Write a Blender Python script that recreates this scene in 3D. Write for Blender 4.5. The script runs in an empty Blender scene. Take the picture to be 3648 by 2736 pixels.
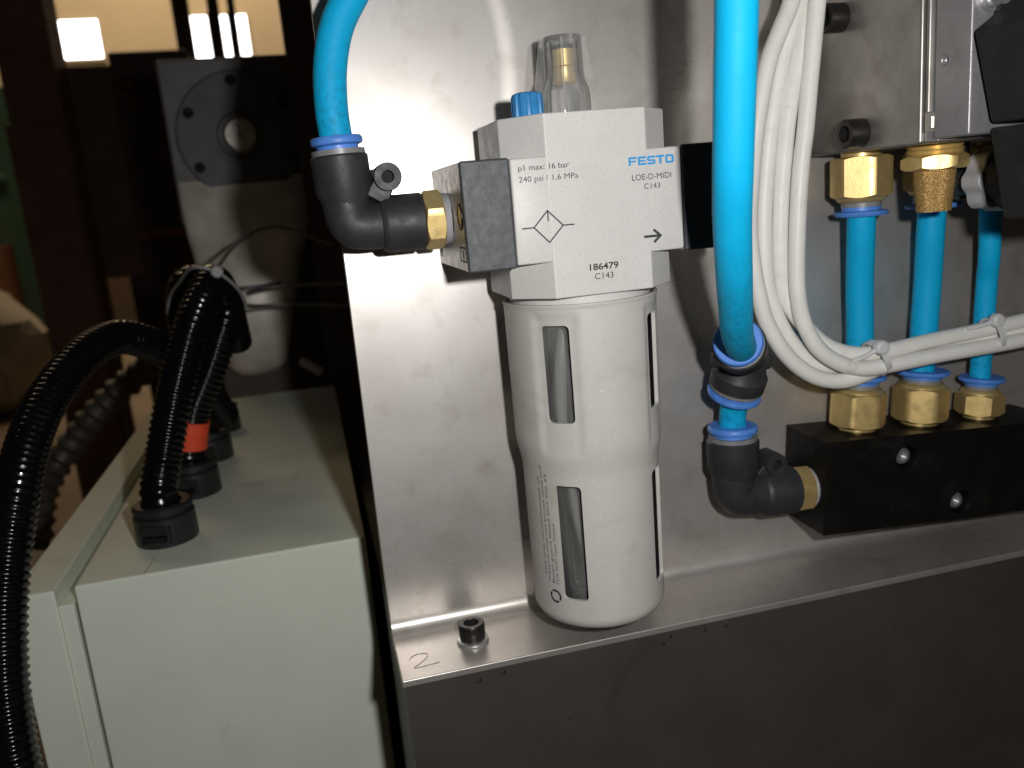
import bpy, bmesh, math, random
from mathutils import Vector, Matrix

random.seed(7)
MM = 0.001                       # everything below is written in millimetres
scene = bpy.context.scene
COL = scene.collection
R = math.radians

# ------------------------------------------------------------------ camera
CAM_POS = Vector((-62.324, -304.882, -10.562))
YAW, PIT, ROL, FPX = 0.2240, 0.2197, -0.0877, 3000.0
fwd = Vector((math.sin(YAW) * math.cos(PIT), math.cos(YAW) * math.cos(PIT), -math.sin(PIT)))
rt = Vector((math.cos(YAW), -math.sin(YAW), 0))
up = rt.cross(fwd)
rt, up = (rt * math.cos(ROL) + up * math.sin(ROL)), (-rt * math.sin(ROL) + up * math.cos(ROL))
cam_d = bpy.data.cameras.new('camera')
cam = bpy.data.objects.new('camera', cam_d)
COL.objects.link(cam)
cam.matrix_world = Matrix(((rt.x, up.x, -fwd.x, CAM_POS.x * MM), (rt.y, up.y, -fwd.y, CAM_POS.y * MM),
                           (rt.z, up.z, -fwd.z, CAM_POS.z * MM), (0, 0, 0, 1)))
cam_d.sensor_width = 36.0
cam_d.lens = 36.0 * FPX / 3648.0
cam_d.clip_start, cam_d.clip_end = 0.01, 60
cam_d.dof.use_dof = True
cam_d.dof.focus_distance = 0.268
cam_d.dof.aperture_fstop = 15.0
scene.camera = cam

# ------------------------------------------------------------------ light
world = bpy.data.worlds.new('World')
scene.world = world
world.use_nodes = True
bg = world.node_tree.nodes['Background']
bg.inputs[0].default_value = (1.0, 0.84, 0.66, 1)      # dim workshop air, warm
bg.inputs[1].default_value = 0.011


def area_light(name, loc, aim, sx, sy, power, color):
    d = bpy.data.lights.new(name, 'AREA')
    d.shape = 'RECTANGLE'
    d.size, d.size_y = sx * MM, sy * MM
    d.energy = power
    d.color = color
    o = bpy.data.objects.new(name, d)
    COL.objects.link(o)
    o.location = Vector(loc) * MM
    o.rotation_euler = (Vector(aim) - Vector(loc)).to_track_quat('-Z', 'Y').to_euler()
    return o


flash_pos = CAM_POS + rt * 41.3 + up * 19.5             # the compact camera's own flash, beside the lens
fd = bpy.data.lights.new('camera_flash', 'POINT')
fd.energy = 2.8
fd.shadow_soft_size = 0.0055
fd.color = (1.0, 0.985, 0.965)
flash = bpy.data.objects.new('camera_flash', fd)
COL.objects.link(flash)
flash.location = flash_pos * MM
# added unseen light that brightens the far wall behind the machine
area_light('far_wall_fill', (-700, 6300, 3600), (-900, 8000, 1500), 2500, 500, 75, (1.0, 0.72, 0.42))
# added unseen fill light to brighten the hall floor and clutter
area_light('hall_floor_fill', (-1500, 4300, 3900), (-1500, 4700, -900), 1800, 600, 38, (1.0, 0.74, 0.46))

vs = scene.view_settings
vs.view_transform = 'Standard'
vs.look = 'None'
vs.exposure = 0.0
vs.gamma = 1.0
vs.use_curve_mapping = False
scene.cycles.max_bounces = 8
scene.cycles.use_denoising = True
scene.cycles.transmission_bounces = 10
scene.cycles.transparent_max_bounces = 10
scene.cycles.sample_clamp_indirect = 4.0
scene.cycles.caustics_reflective = True
scene.cycles.caustics_refractive = True


# ------------------------------------------------------------------ materials
class NT:
    def __init__(s, name):
        s.m = bpy.data.materials.new(name)
        s.m.use_nodes = True
        s.t = s.m.node_tree
        s.b = s.t.nodes['Principled BSDF']
        s.out = s.t.nodes['Material Output']
        s.tc = None

    def n(s, typ, **kw):
        nd = s.t.nodes.new(typ)
        for k, v in kw.items():
            if k.startswith('i_'):
                nd.inputs[k[2:].replace('_', ' ')].default_value = v
            else:
                setattr(nd, k, v)
        return nd

    def l(s, a, b):
        s.t.links.new(a, b)

    def coords(s, scale=(1, 1, 1), rot=(0, 0, 0)):
        if s.tc is None:
            s.tc = s.n('ShaderNodeTexCoord')
        mp = s.n('ShaderNodeMapping')
        mp.inputs['Scale'].default_value = scale
        mp.inputs['Rotation'].default_value = rot
        s.l(s.tc.outputs['Object'], mp.inputs['Vector'])
        return mp.outputs['Vector']

    def noise(s, scale, detail=4, rough=0.55, stretch=(1, 1, 1), rot=(0, 0, 0), dist=0.0):
        nd = s.n('ShaderNodeTexNoise')
        nd.inputs['Scale'].default_value = scale
        nd.inputs['Detail'].default_value = detail
        nd.inputs['Roughness'].default_value = rough
        nd.inputs['Distortion'].default_value = dist
        s.l(s.coords(stretch, rot), nd.inputs['Vector'])
        return nd.outputs['Fac']

    def ramp(s, fac, a, b, va=0.0, vb=1.0):
        r = s.n('ShaderNodeMapRange')
        r.inputs['From Min'].default_value = a
        r.inputs['From Max'].default_value = b
        r.inputs['To Min'].default_value = va
        r.inputs['To Max'].default_value = vb
        s.l(fac, r.inputs['Value'])
        return r.outputs['Result']

    def mix(s, fac, a, b):
        m = s.n('ShaderNodeMix', data_type='RGBA')
        if isinstance(fac, (int, float)):
            m.inputs[0].default_value = fac
        else:
            s.l(fac, m.inputs[0])
        for sock, v in ((m.inputs[6], a), (m.inputs[7], b)):
            if isinstance(v, tuple):
                sock.default_value = (*v, 1) if len(v) == 3 else v
            else:
                s.l(v, sock)
        return m.outputs[2]

    def bump(s, h, strength=0.3, dist=0.0002, prev=None):
        b = s.n('ShaderNodeBump')
        b.inputs['Strength'].default_value = strength
        b.inputs['Distance'].default_value = dist
        s.l(h, b.inputs['Height'])
        if prev is not None:
            s.l(prev, b.inputs['Normal'])
        return b.outputs['Normal']

    def set(s, **kw):
        names = dict(base='Base Color', rough='Roughness', metal='Metallic', ior='IOR', trans='Transmission Weight',
                     normal='Normal', coat='Coat Weight', coatr='Coat Roughness', spec='Specular IOR Level',
                     aniso='Anisotropic', sss='Subsurface Weight')
        for k, v in kw.items():
            sock = s.b.inputs[names[k]]
            if isinstance(v, tuple):
                sock.default_value = (*v, 1)
            elif isinstance(v, (int, float)):
                sock.default_value = v
            else:
                s.l(v, sock)
        return s


def plain(name, base, rough=0.5, metal=0.0, var=0.12, vs_=120, spec=0.5, grain=0.0, gs=2500, dirt=None, dscale=60, dthr=(.58, .75)):
    """painted / plastic / metal surface with blotchy colour, uneven gloss, optional dirt and grain"""
    t = NT(name)
    f = t.noise(vs_, 5)
    lo = tuple(c * (1 - var) for c in base)
    hi = tuple(min(1, c * (1 + var)) for c in base)
    c = t.mix(t.ramp(f, .3, .7), lo, hi)
    if dirt:
        c = t.mix(t.ramp(t.noise(dscale, 6, .65, dist=.6), dthr[0], dthr[1], 0, .75), c, dirt)
    r = t.ramp(t.noise(vs_ * 1.7, 4), .3, .7, max(.03, rough - .07), rough + .07)
    t.set(base=c, rough=r, metal=metal, spec=spec)
    if grain:
        t.set(normal=t.bump(t.noise(gs, 3), grain, .00012))
    return t.m


def steel_plate():
    t = NT('brushed_steel')
    blot = t.noise(14, 6, .6, dist=.25)
    fine = t.noise(900, 2, .5, stretch=(1, 1, .02), rot=(0, R(6), 0))
    c = t.mix(t.ramp(blot, .3, .7), (.58, .54, .50), (.70, .67, .64))
    c = t.mix(t.ramp(t.noise(75, 5, .6, dist=.4), .55, .74, 0, .46), c, (.42, .375, .325))     # handling stains
    c = t.mix(t.ramp(t.noise(420, 3, .5), .70, .80, 0, .22), c, (.42, .38, .33))             # specks
    c = t.mix(t.ramp(fine, .35, .65, 0, .045), c, (.38, .37, .36))
    # thin random scratches
    v = t.n('ShaderNodeTexVoronoi', feature='DISTANCE_TO_EDGE')
    v.inputs['Scale'].default_value = 30
    t.l(t.coords((1, 1, .25), (0, R(-38), 0)), v.inputs['Vector'])
    scr = t.ramp(v.outputs['Distance'], .0, .0035, 1, 0)
    msk = t.ramp(t.noise(38, 3), .60, .66, 0, .22)
    mm = t.n('ShaderNodeMath', operation='MULTIPLY')
    t.l(scr, mm.inputs[0]); t.l(msk, mm.inputs[1])
    c = t.mix(mm.outputs[0], c, (.92, .91, .90))
    patch = t.noise(34, 5, .6, dist=.5)
    # bump added to shape a caustic-like light streak left of the sight dome
    tc = t.n('ShaderNodeSeparateXYZ'); t.l(t.tc.outputs['Object'], tc.inputs[0])

    def mth(op, a, b):
        m = t.n('ShaderNodeMath', operation=op)
        for k, v_ in ((0, a), (1, b)):
            if isinstance(v_, (int, float)):
                m.inputs[k].default_value = v_
            else:
                t.l(v_, m.inputs[k])
        return m.outputs[0]
    zz = mth('SUBTRACT', tc.outputs[2], .034)
    u_ = mth('ADD', mth('SUBTRACT', tc.outputs[0], .0159), mth('MULTIPLY', mth('MULTIPLY', zz, zz), 6.0))
    st_ = t.n('ShaderNodeMapRange', interpolation_type='SMOOTHERSTEP')
    st_.inputs['From Min'].default_value = -.0045; st_.inputs['From Max'].default_value = .0045
    t.l(u_, st_.inputs['Value'])
    zm_ = t.ramp(tc.outputs[2], .008, .022)
    streak_bump = t.bump(mth('MULTIPLY', st_.outputs[0], zm_), 1.0, .00055)
    wav = t.bump(t.noise(13, 2, .35, dist=.3), .45, .0022, streak_bump)
    nb = t.bump(fine, .02, .00005, wav)
    t.set(base=c, rough=t.ramp(patch, .3, .7, .24, .33), metal=1.0, normal=nb, aniso=.2)
    b2 = t.n('ShaderNodeBsdfPrincipled')
    t.l(c, b2.inputs['Base Color']); b2.inputs['Metallic'].default_value = .72
    t.l(t.ramp(patch, .3, .7, .52, .62), b2.inputs['Roughness']); t.l(nb, b2.inputs['Normal'])
    mx = t.n('ShaderNodeMixShader'); mx.inputs[0].default_value = .66
    t.l(t.b.outputs[0], mx.inputs[1]); t.l(b2.outputs[0], mx.inputs[2])
    t.l(mx.outputs[0], t.out.inputs['Surface'])
    return t.m


def lacquer(name, base, flake=.22, dirt=(.34, .27, .17), dthr=(.66, .80), dscale=70):
    """silver-white lacquer with metal flakes that catch the flash"""
    t = NT(name)
    c = t.mix(t.ramp(t.noise(90, 5), .3, .7), tuple(x * .95 for x in base), base)
    c = t.mix(t.ramp(t.noise(dscale, 7, .7, dist=.5), dthr[0], dthr[1], 0, .42), c, dirt)
    t.set(base=c, rough=t.ramp(t.noise(150, 4), .3, .7, .40, .52), metal=0.0, spec=.45)
    t.set(normal=t.bump(t.noise(1500, 2), .025, .0001))
    v = t.n('ShaderNodeTexVoronoi')
    v.inputs['Scale'].default_value = 4200
    t.l(t.coords(), v.inputs['Vector'])
    geo = t.n('ShaderNodeNewGeometry')
    sub = t.n('ShaderNodeVectorMath', operation='SUBTRACT'); sub.inputs[1].default_value = (.5, .5, .5)
    t.l(v.outputs['Color'], sub.inputs[0])
    sc = t.n('ShaderNodeVectorMath', operation='SCALE'); sc.inputs['Scale'].default_value = .9
    t.l(sub.outputs[0], sc.inputs[0])
    ad = t.n('ShaderNodeVectorMath', operation='ADD')
    t.l(sc.outputs[0], ad.inputs[0]); t.l(geo.outputs['Normal'], ad.inputs[1])
    nm = t.n('ShaderNodeVectorMath', operation='NORMALIZE'); t.l(ad.outputs[0], nm.inputs[0])
    g = t.n('ShaderNodeBsdfAnisotropic')
    g.inputs['Color'].default_value = (.78, .77, .75, 1); g.inputs['Roughness'].default_value = .33
    t.l(nm.outputs[0], g.inputs['Normal'])
    ms = t.n('ShaderNodeMixShader')
    sep = t.n('ShaderNodeSeparateColor'); t.l(v.outputs['Color'], sep.inputs[0])
    t.l(t.ramp(sep.outputs[2], .93, .96, .0, flake), ms.inputs[0])
    t.l(t.b.outputs[0], ms.inputs[1]); t.l(g.outputs[0], ms.inputs[2])
    t.l(ms.outputs[0], t.out.inputs['Surface'])
    return t.m


def clear(name, tint, gloss=1.0, haze=0.0, hazecol=(.5, .5, .5), rough=.03):
    """thin clear moulding: sees through, with Fresnel reflections and optional haze"""
    t = NT(name)
    tr = t.n('ShaderNodeBsdfTransparent'); tr.inputs[0].default_value = (*tint, 1)
    gl = t.n('ShaderNodeBsdfAnisotropic'); gl.inputs['Roughness'].default_value = rough
    gl.inputs['Color'].default_value = (1, 1, 1, 1)
    fr = t.n('ShaderNodeFresnel'); fr.inputs[0].default_value = 1.5
    ms = t.n('ShaderNodeMath', operation='MULTIPLY'); ms.inputs[1].default_value = gloss
    t.l(fr.outputs[0], ms.inputs[0])
    m1 = t.n('ShaderNodeMixShader')
    t.l(ms.outputs[0], m1.inputs[0]); t.l(tr.outputs[0], m1.inputs[1]); t.l(gl.outputs[0], m1.inputs[2])
    last = m1.outputs[0]
    if haze:
        df = t.n('ShaderNodeBsdfDiffuse'); df.inputs[0].default_value = (*hazecol, 1)
        m2 = t.n('ShaderNodeMixShader')
        t.l(t.ramp(t.noise(70, 5, .6, stretch=(1, 1, .35), dist=.8), .3, .7, haze * .4, haze * 1.6), m2.inputs[0])
        t.l(last, m2.inputs[1]); t.l(df.outputs[0], m2.inputs[2])
        last = m2.outputs[0]
    t.l(last, t.out.inputs['Surface'])
    return t.m


def emit(name, color, strength):
    t = NT(name)
    e = t.n('ShaderNodeEmission')
    e.inputs[0].default_value = (*color, 1); e.inputs[1].default_value = strength
    t.l(e.outputs[0], t.out.inputs['Surface'])
    return t.m


def bronze_sinter():
    t = NT('sintered_bronze')
    v = t.n('ShaderNodeTexVoronoi'); v.inputs['Scale'].default_value = 2300
    t.l(t.coords(), v.inputs['Vector'])
    c = t.mix(t.ramp(v.outputs['Distance'], .1, .6), (.82, .56, .24), (.50, .30, .10))
    t.set(base=c, metal=.6, rough=.42, normal=t.bump(v.outputs['Distance'], .7, -.0004))
    return t.m


M = {}
M['steel'] = steel_plate()
M['bed'] = plain('dark_machine_bed', (.066, .058, .052), .52, .2, .10, 30, grain=.25, gs=900, dirt=(.045, .038, .03), dscale=22)
M['lacq'] = lacquer('silver_lacquer', (.625, .61, .585), .22, dthr=(.64, .82))
M['guard'] = lacquer('bowl_guard_lacquer', (.56, .543, .51), .03, dthr=(.52, .76), dscale=38)
M['alu'] = plain('bare_aluminium', (.60, .585, .555), .42, .55, .10, 200, grain=.2, gs=1200, dirt=(.25, .20, .14), dscale=90, dthr=(.6, .8))
M['blackcap'] = plain('matt_black_cover', (.058, .062, .068), .55, 0, .22, 260, .6, grain=.7, gs=1600)
M['blackplas'] = plain('black_plastic', (.028, .029, .032), .52, 0, .2, 200, .38, grain=.3, gs=1400, dirt=(.10, .09, .08), dscale=120, dthr=(.62, .85))
M['connector'] = plain('black_connector_plastic', (.014, .014, .0135), .6, 0, .25, 200, .3, grain=.5, gs=1300, dirt=(.03, .03, .026), dscale=300, dthr=(.6, .8))
M['blackano'] = plain('black_anodised', (.0065, .006, .0055), .5, .0, .3, 80, .14, grain=.2, gs=1500, dirt=(.022, .02, .016), dscale=70)
M['hose'] = plain('blue_hose', (.004, .435, .76), .58, 0, .04, 100, .22, dirt=(.02, .24, .36), dscale=60, dthr=(.66, .86))
_t = NT('tmp'); _t.m = M['hose']; _t.t = _t.m.node_tree; _t.b = hb = _t.t.nodes['Principled BSDF']; _t.tc = None
bpy.data.materials.remove(bpy.data.materials['tmp'])
_old = hb.inputs['Base Color'].links[0].from_socket
_v = _t.coords()
_sep = _t.n('ShaderNodeSeparateXYZ'); _t.l(_t.tc.outputs['Object'], _sep.inputs[0])
_lo = _t.ramp(_sep.outputs[2], .012, .045, 1, 0)
_gr = _t.ramp(_t.noise(420, 4, .7), .46, .66, 0, .42)
_mm = _t.n('ShaderNodeMath', operation='MULTIPLY'); _t.l(_lo, _mm.inputs[0]); _t.l(_gr, _mm.inputs[1])
_t.l(_t.mix(_mm.outputs[0], _old, (.012, .075, .105)), hb.inputs['Base Color'])   # sooty fingerprints at the lower end
hb.inputs['Subsurface Weight'].default_value = .7
hb.inputs['Subsurface Radius'].default_value = (.35, .9, 1.0)
hb.inputs['Subsurface Scale'].default_value = .0035
M['collar'] = plain('blue_release_collar', (.085, .245, .70), .42, 0, .10, 300, .5)
M['greyring'] = plain('grey_ring', (.23, .235, .24), .45, .1, .12, 300)
M['brass'] = plain('brass', (.76, .56, .235), .40, .68, .10, 160, grain=.22, gs=900, dirt=(.58, .41, .16), dscale=110, dthr=(.55, .8))
M['ptfe'] = plain('white_seal', (.34, .34, .36), .45, 0, .08, 600)
M['blue'] = plain('blue_cap', (.035, .235, .53), .38, 0, .12, 300, .5, dirt=(.3, .36, .42), dscale=260, dthr=(.66, .8))
M['clear'] = clear('clear_plastic', (.99, .99, .985), .8, .075, (.92, .92, .92))
M['bowl'] = clear('smoky_bowl', (.86, .86, .86), .9, .21, (.40, .40, .39), .10)
M['siphon'] = plain('siphon_tube', (.62, .62, .60), .4, 0, .1, 300)
M['ink'] = plain('grey_ink', (.035, .036, .038), .6, 0, .1, 900)
M['inkblack'] = plain('black_ink', (.02, .02, .02), .6, 0, .1, 900)
M['inkblue'] = plain('blue_ink', (.03, .30, .68), .5, 0, .05, 900)
M['sticker'] = plain('clear_sticker', (.60, .585, .54), .42, 0, .04, 300)
M['pencil'] = plain('pencil_stroke', (.45, .41, .36), .6, .1, .3, 900)
M['cable'] = plain('white_cable', (.80, .79, .75), .45, 0, .04, 120, .40, dirt=(.52, .47, .38), dscale=110, dthr=(.60, .85))
M['nylon'] = plain('nylon_tie', (.62, .62, .62), .38, 0, .06, 300, .5)
M['screw'] = plain('black_oxide_screw', (.035, .032, .03), .38, .6, .2, 400)
M['zinc'] = plain('zinc_washer', (.60, .60, .60), .34, .85, .12, 400)
M['valve'] = plain('valve_steel', (.40, .375, .35), .44, .82, .14, 60, grain=.12, gs=1500, dirt=(.22, .19, .16), dscale=35, dthr=(.5, .75))
M['cast'] = plain('cast_aluminium', (.34, .33, .335), .46, .6, .14, 90, grain=.5, gs=1300, dirt=(.20, .19, .18), dscale=60)
M['hole'] = plain('dark_hole', (.006, .006, .006), .8, 0, .1)
M['knobgrey'] = plain('grey_knob', (.36, .36, .375), .5, 0, .08, 300)
M['cabinet'] = plain('cabinet_paint', (.755, .80, .685), .55, 0, .03, 30, .30, grain=.3, gs=1200, dirt=(.50, .47, .36), dscale=38, dthr=(.62, .88))
M['conduit'] = plain('black_conduit', (.0035, .0035, .004), .17, 0, .2, 200, .45)
M['gland'] = plain('black_gland', (.018, .018, .019), .4, 0, .2, 200, .5)
M['tape'] = plain('red_tape', (.85, .085, .03), .5, 0, .1, 300)
M['motor'] = plain('grey_gearbox_paint', (.17, .168, .172), .5, .1, .12, 30)
M['motordark'] = plain('dark_grey_cover', (.115, .115, .122), .5, .1, .15, 30)
M['shaft'] = plain('bright_shaft', (.62, .58, .52), .3, .9, .12, 80)
M['castwarm'] = plain('bright_spindle_steel', (.78, .72, .64), .42, .15, .30, 30)
M['maroon'] = plain('dark_maroon_paint', (.20, .115, .085), .6, 0, .25, 8)
M['darkmach'] = plain('dark_machine_paint', (.075, .055, .047), .6, 0, .2, 8)
M['wall'] = plain('cream_wall', (.62, .55, .44), .8, 0, .05, 2)
M['walldim'] = plain('brown_wall_dim', (.085, .058, .04), .7, 0, .15, 2)  # dark tone for the band added to dim the low wall
M['floor'] = plain('dusty_floor', (.22, .17, .12), .7, 0, .3, 1.5)
M['green'] = plain('green_paint', (.10, .22, .15), .5, 0, .15, 3)
M['rust'] = plain('rusty_brown', (.24, .10, .05), .7, 0, .3, 6)
M['sack'] = plain('grey_sack', (.34, .31, .26), .8, 0, .2, 8)
M['window'] = emit('daylight_window', (1.0, .98, .94), 6.0)
M['oldtie'] = plain('grey_old_tie', (.26, .26, .26), .5, 0, .1, 300)
M['led'] = emit('green_led', (.05, 1.0, .35), 1.2)
M['braid'] = plain('grey_braid', (.13, .12, .10), .5, .4, .3, 60)


# ------------------------------------------------------------------ geometry helpers (mm)
def basis(axis):
    a = Vector(axis).normalized()
    t = Vector((0, 0, 1)) if abs(a.z) < .9 else Vector((1, 0, 0))
    u = a.cross(t).normalized()
    return a, u, a.cross(u).normalized()


class G:
    def __init__(s):
        s.v, s.f = [], []

    def add(s, vs_, fs):
        o = len(s.v)
        s.v += [tuple(p) for p in vs_]
        s.f += [tuple(i + o for i in f) for f in fs]
        return s

    def box(s, a, b, rot=None, piv=None):
        x0, y0, z0 = a; x1, y1, z1 = b
        vs_ = [Vector(p) for p in ((x0, y0, z0), (x1, y0, z0), (x1, y1, z0), (x0, y1, z0), (x0, y0, z1), (x1, y0, z1), (x1, y1, z1), (x0, y1, z1))]
        if rot is not None:
            pv = Vector(piv)
            vs_ = [rot @ (p - pv) + pv for p in vs_]
        return s.add(vs_, [(0, 3, 2, 1), (4, 5, 6, 7), (0, 1, 5, 4), (1, 2, 6, 5), (2, 3, 7, 6), (3, 0, 4, 7)])

    def prism(s, poly, z0, z1):
        """polygon in x,y (counter-clockwise from above) extruded in z"""
        n = len(poly)
        vs_ = [(x, y, z0) for x, y in poly] + [(x, y, z1) for x, y in poly]
        return s.add(vs_, [tuple(range(n - 1, -1, -1)), tuple(range(n, 2 * n))] + [(i, (i + 1) % n, n + (i + 1) % n, n + i) for i in range(n)])

    def lathe(s, prof, org, axis=(0, 0, 1), seg=40, rfun=None, close=False):
        """prof: list of (radius, height along axis); rfun(angle, r, h) may reshape"""
        a, u, w = basis(axis)
        org = Vector(org)
        vs_, fs, rows = [], [], []
        for r, h in prof:
            if r < 1e-6:
                rows.append([len(vs_)]); vs_.append(org + a * h)
            else:
                row = []
                for i in range(seg):
                    t = 2 * math.pi * i / seg
                    rr = rfun(t, r, h) if rfun else r
                    row.append(len(vs_)); vs_.append(org + a * h + (u * math.cos(t) + w * math.sin(t)) * rr)
                rows.append(row)
        pairs = list(zip(rows[:-1], rows[1:]))
        if close:
            pairs.append((rows[-1], rows[0]))
        for p, q in pairs:
            if len(p) == 1 and len(q) == 1:
                continue
            for i in range(seg):
                j = (i + 1) % seg
                if len(p) == 1:
                    fs.append((p[0], q[i], q[j]))
                elif len(q) == 1:
                    fs.append((p[i], q[0], p[j]))
                else:
                    fs.append((p[i], q[i], q[j], p[j]))
        return s.add(vs_, fs)

    def cyl(s, r, org, axis, h, seg=32, ch=0.0):
        if ch:
            return s.lathe([(0, 0), (r - ch, 0), (r, ch), (r, h - ch), (r - ch, h), (0, h)], org, axis, seg)
        return s.lathe([(0, 0), (r, 0), (r, h), (0, h)], org, axis, seg)

    def hexnut(s, af, org, axis, h, bore=0.0, seg=48, ch=(True, True), turn=0.0):
        hr = af / 2

        def hx(t):
            k = (t + turn) % (math.pi / 3) - math.pi / 6
            return hr / math.cos(k)
        a, u, w = basis(axis)
        org = Vector(org)
        rows, vs_ = [], []

        def ring(rf, hf):
            row = []
            for i in range(seg):
                t = 2 * math.pi * i / seg
                row.append(len(vs_)); vs_.append(org + a * hf(t) + (u * math.cos(t) + w * math.sin(t)) * rf(t))
            rows.append(row)
        tan = math.tan(R(32))
        b = max(bore, .01)
        ring(lambda t: b, lambda t: 0)
        ring(lambda t: hr * .97 if ch[0] else hx(t), lambda t: 0)
        ring(hx, lambda t: (hx(t) - hr * .97) * tan if ch[0] else .01)
        ring(hx, lambda t: h - ((hx(t) - hr * .97) * tan if ch[1] else .01))
        ring(lambda t: hr * .97 if ch[1] else hx(t), lambda t: h)
        ring(lambda t: b, lambda t: h)
        fs = []
        for p, q in zip(rows[:-1], rows[1:]):
            for i in range(seg):
                j = (i + 1) % seg
                fs.append((p[i], q[i], q[j], p[j]))
        return s.add(vs_, fs)

    def tube(s, pts, rad, seg=16, cap=True):
        """pts dense polyline; rad number or function(index, arc length)"""
        pts = [Vector(p) for p in pts]
        n = len(pts)
        tg = []
        for i in range(n):
            d = pts[min(i + 1, n - 1)] - pts[max(i - 1, 0)]
            tg.append(d.normalized())
        a, u, w = basis(tg[0])
        vs_, rows, arc = [], [], 0.0
        for i in range(n):
            if i:
                arc += (pts[i] - pts[i - 1]).length
                q = tg[i - 1].rotation_difference(tg[i])
                u = (q @ u).normalized()
            u = (u - tg[i] * u.dot(tg[i])).normalized()
            w = tg[i].cross(u)
            r = rad(i, arc) if callable(rad) else rad
            row = []
            for k in range(seg):
                t = 2 * math.pi * k / seg
                row.append(len(vs_)); vs_.append(pts[i] + (u * math.cos(t) + w * math.sin(t)) * r)
            rows.append(row)
        fs = [(p[k], p[(k + 1) % seg], q[(k + 1) % seg], q[k]) for p, q in zip(rows[:-1], rows[1:]) for k in range(seg)]
        if cap:
            fs.append(tuple(reversed(rows[0]))); fs.append(tuple(rows[-1]))
        return s.add(vs_, fs)


def smooth_path(pts, step=2.0):
    """Catmull-Rom through the points, resampled"""
    P = [Vector(p) for p in pts]
    P = [P[0] * 2 - P[1]] + P + [P[-1] * 2 - P[-2]]
    out = []
    for i in range(1, len(P) - 2):
        p0, p1, p2, p3 = P[i - 1:i + 3]
        n = max(2, int((p2 - p1).length / step))
        for k in range(n):
            t = k / n
            out.append(.5 * ((2 * p1) + (p2 - p0) * t + (2 * p0 - 5 * p1 + 4 * p2 - p3) * t * t + (3 * p1 - p0 - 3 * p2 + p3) * t ** 3))
    out.append(P[-2])
    return out


def world_loc(o):
    v = Vector((0, 0, 0))
    while o is not None:
        v += o.location
        o = o.parent
    return v


def mk(name, g, mat, parent=None, bevel=0.0, seg=2, smooth=True, angle=38, label=None, origin=None):
    me = bpy.data.meshes.new(name)
    org = Vector(origin) * MM if origin is not None else Vector((0, 0, 0))
    off = world_loc(parent) if parent else Vector((0, 0, 0))
    base = off + org if parent is None else off
    if parent is None and origin is not None:
        base = org
    me.from_pydata([Vector(p) * MM - base for p in g.v], [], g.f)
    bm = bmesh.new(); bm.from_mesh(me)
    bmesh.ops.remove_doubles(bm, verts=bm.verts, dist=1e-7)
    bmesh.ops.recalc_face_normals(bm, faces=bm.faces)
    bm.to_mesh(me); bm.free()
    if smooth:
        me.shade_smooth()
        me.set_sharp_from_angle(angle=R(angle))
    me.materials.append(M[mat] if isinstance(mat, str) else mat)
    o = bpy.data.objects.new(name, me)
    COL.objects.link(o)
    if parent:
        o.parent = parent
    elif origin is not None:
        o.location = org
    if bevel:
        b = o.modifiers.new('bevel', 'BEVEL')
        b.width = bevel * MM; b.segments = seg; b.limit_method = 'ANGLE'; b.angle_limit = R(32)
        b.harden_normals = True
    if label:
        o['label'] = label
    return o


def thing(name, loc, label, cat, group=None):
    o = bpy.data.objects.new(name, None)
    COL.objects.link(o)
    o.location = Vector(loc) * MM
    o.empty_display_size = .01
    return tag(o, label, cat, group)


def tag(o, label=None, cat=None, group=None, kind=None):
    if label: o['label'] = label
    if cat: o['category'] = cat
    if group: o['group'] = group
    if kind: o['kind'] = kind
    return o


def cut(o, g):
    """real recesses: boolean difference applied to the mesh"""
    me = bpy.data.meshes.new('cutter')
    base = world_loc(o)
    me.from_pydata([Vector(p) * MM - base for p in g.v], [], g.f)
    bm = bmesh.new(); bm.from_mesh(me); bmesh.ops.recalc_face_normals(bm, faces=bm.faces); bm.to_mesh(me); bm.free()
    c = bpy.data.objects.new('cutter', me)
    COL.objects.link(c)
    c.location = base
    m = o.modifiers.new('cut', 'BOOLEAN')
    m.object = c; m.operation = 'DIFFERENCE'; m.solver = 'EXACT'
    bpy.context.view_layer.update()
    dg = bpy.context.evaluated_depsgraph_get()
    new = bpy.data.meshes.new_from_object(o.evaluated_get(dg))
    o.modifiers.clear()
    old = o.data
    o.data = new
    new.name = old.name
    bpy.data.meshes.remove(old)
    bpy.data.objects.remove(c); bpy.data.meshes.remove(me)


def text_mesh(body, offset=0.0):
    cu = bpy.data.curves.new('t', 'FONT')
    cu.body = body
    cu.size = 1.0
    cu.offset = offset
    cu.resolution_u = 4
    o = bpy.data.objects.new('t', cu)
    COL.objects.link(o)
    bpy.context.view_layer.update()
    dg = bpy.context.evaluated_depsgraph_get()
    me = bpy.data.meshes.new_from_object(o.evaluated_get(dg))
    v = [tuple(x.co) for x in me.vertices]
    f = [tuple(p.vertices) for p in me.polygons]
    bpy.data.objects.remove(o); bpy.data.curves.remove(cu); bpy.data.meshes.remove(me)
    return v, f


_H = text_mesh('H')[0]
CAPH = max(p[1] for p in _H) - min(p[1] for p in _H)


def printed(name, body, parent, mat, x0, x1, zb, cap, mapf, offset=0.0):
    """flat print: fitted to width x0..x1, baseline zb, capital height cap; mapf(x, z) -> 3D point"""
    v, f = text_mesh(body, offset)
    a = min(p[0] for p in v); b = max(p[0] for p in v)
    g = G()
    g.add([mapf(x0 + (p[0] - a) / (b - a) * (x1 - x0), zb + p[1] / CAPH * cap) for p in v], f)
    return mk(name, g, mat, parent, smooth=False)


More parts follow.
